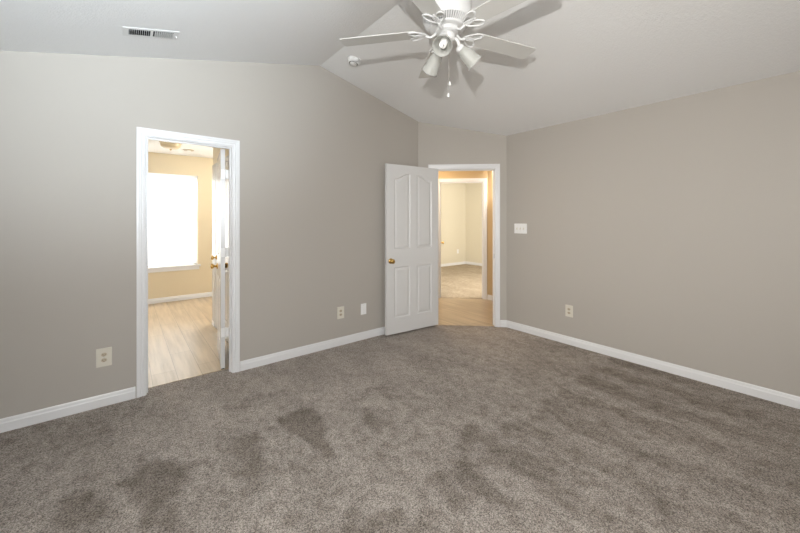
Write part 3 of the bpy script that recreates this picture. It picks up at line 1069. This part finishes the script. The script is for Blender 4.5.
def iron_mesh():
    mb = MB()
    tp = math.tan(math.radians(8))
    # S-shaped arm from the flywheel down and out to the blade root
    arm = []
    for i in range(13):
        t = i / 12
        x = 0.062 + 0.078 * t
        z = 0.010 - 0.026 * math.sin(t * PI * 0.9) - 0.010 * t - 0.004
        arm.append((x, 0, z))
    mb.tube(arm, [0.0095 - 0.002 * math.sin(PI * i / 12) for i in range(13)], 10)
    # two leaf-shaped loops and an inner tear drop under the blade
    for sgn in (1, -1):
        loop = []
        for i in range(30):
            t = 2 * PI * i / 30
            lx = 0.062 * (1 - math.cos(t)) / 1.0
            ly = 0.024 * math.sin(t) * (1.0 - 0.25 * math.cos(t))
            a = sgn * math.radians(27)
            x = 0.132 + lx * math.cos(a) - ly * math.sin(a)
            y = lx * math.sin(a) + ly * math.cos(a)
            loop.append((x, y, -y * tp - 0.0105))
        mb.tube(loop, 0.0048, 8, closed=True)
    loop = []
    for i in range(24):
        t = 2 * PI * i / 24
        x = 0.130 + 0.042 * (1 - math.cos(t))
        y = 0.0135 * math.sin(t)
        loop.append((x, y, -y * tp - 0.0105))
    mb.tube(loop, 0.0042, 8, closed=True)
    # mounting pad with screws
    for x, y in ((0.214, 0.0), (0.236, 0.042), (0.236, -0.042)):
        mb.lathe([(0, -0.003), (0.008, -0.003), (0.008, -0.010), (0.004, -0.013), (0, -0.013)], 14, Matrix.Translation((x, y, -y * tp)))
    return mb


blade0 = blade_mesh().build('blade', 'white_fan_blade', fan)
iron0 = iron_mesh().build('blade_iron', 'white_fan_enamel', blade0)
A0 = math.radians(-13.96)
for k in range(5):
    if k == 0:
        b, ir = blade0, iron0
    else:
        b, ir = blade0.copy(), iron0.copy()
        COL.objects.link(b)
        COL.objects.link(ir)
        b.parent = fan
        ir.parent = b
    b.rotation_euler = (0, 0, A0 + k * 2 * PI / 5)

# light kit: three arms, three frosted shades with spiral bulbs
def shade_mesh():
    out = [(0.022, 0.0), (0.026, 0.006), (0.034, 0.016), (0.041, 0.036), (0.0455, 0.062), (0.048, 0.085)]
    for i in range(5):
        out += [(0.0495 + 0.0014 * i, 0.089 + 0.0085 * i), (0.0485 + 0.0014 * i, 0.0935 + 0.0085 * i)]
    out += [(0.0585, 0.136)]
    inn = [(0.0565, 0.136), (0.047, 0.088), (0.0435, 0.062), (0.039, 0.036), (0.031, 0.016), (0.020, 0.004)]
    return MB().lathe(out + inn, 40)


def bulb_mesh():
    mb = MB()
    mb.lathe([(0, 0.0), (0.013, 0.0), (0.014, 0.02), (0.022, 0.030), (0.023, 0.050), (0.016, 0.056), (0, 0.056)], 24)
    for ph in (0, PI):
        pts = []
        for i in range(49):
            t = i / 48
            a = ph + t * 2 * PI * 1.75
            r = 0.0165 * (1 - 0.45 * max(0, (t - 0.8) / 0.2))
            pts.append((r * math.cos(a), r * math.sin(a), 0.058 + 0.056 * t))
        mb.tube(pts, 0.0052, 8)
    mb.tube([(0.009 * math.cos(2 * PI * 1.75), 0.009 * math.sin(2 * PI * 1.75), 0.114), (0, 0, 0.119),
             (0.009 * math.cos(PI + 2 * PI * 1.75), 0.009 * math.sin(PI + 2 * PI * 1.75), 0.114)], 0.0052, 8)
    return mb


sh0 = None
for az in (215, 333, 82):
    a = math.radians(az)
    ca, sa = math.cos(a), math.sin(a)
    # lamp holder arm
    arm = [(ca * r, sa * r, z) for r, z in ((0.045, -0.040), (0.058, -0.040), (0.070, -0.050), (0.078, -0.068), (0.084, -0.088))]
    el = math.radians(-40)
    d = Vector((ca * math.cos(el), sa * math.cos(el), math.sin(el)))
    nk = Vector((ca * 0.080, sa * 0.080, -0.092))
    mb = MB().tube(arm, 0.011, 12)
    mb.lathe([(0, -0.008), (0.018, -0.008), (0.026, 0.0), (0.029, 0.010), (0.029, 0.022), (0.0, 0.022)], 28, axis_mat(nk, d))
    mb.build('lamp_arm', 'white_fan_enamel', fan)
    base = nk + d * 0.014
    if sh0 is None:
        sh0 = shade_mesh().build('lamp_shade', 'frosted_glass', fan)
        bu0 = bulb_mesh().build('spiral_bulb', 'bulb_white', sh0)
        sh, bu = sh0, bu0
        bu.location = (0, 0, 0.010)
    else:
        sh, bu = sh0.copy(), bu0.copy()
        COL.objects.link(sh)
        COL.objects.link(bu)
        sh.parent = fan
        bu.parent = sh
    sh.location = base
    sh.rotation_euler = d.to_track_quat('Z', 'Y').to_euler()

# pull chains
for (cx, cy, zend) in ((-0.012, -0.022, -0.418), (0.020, -0.004, -0.330)):
    ch = MB()
    ch.tube([(cx, cy, -0.040), (cx, cy, zend + 0.012)], 0.0011, 6)
    zz = -0.045
    while zz > zend + 0.014:
        ch.lathe([(0, 0.0018), (0.0016, 0.0009), (0.0018, 0), (0.0016, -0.0009), (0, -0.0018)], 6, Matrix.Translation((cx, cy, zz)))
        zz -= 0.006
    co = ch.build('pull_chain', 'chain_metal', fan)
    MB().lathe([(0, 0.014), (0.003, 0.013), (0.006, 0.004), (0.0075, -0.004), (0.006, -0.011), (0, -0.0135)], 16, Matrix.Translation((cx, cy, zend))).build('chain_fob', 'white_plastic', co)

bpy.context.view_layer.update()
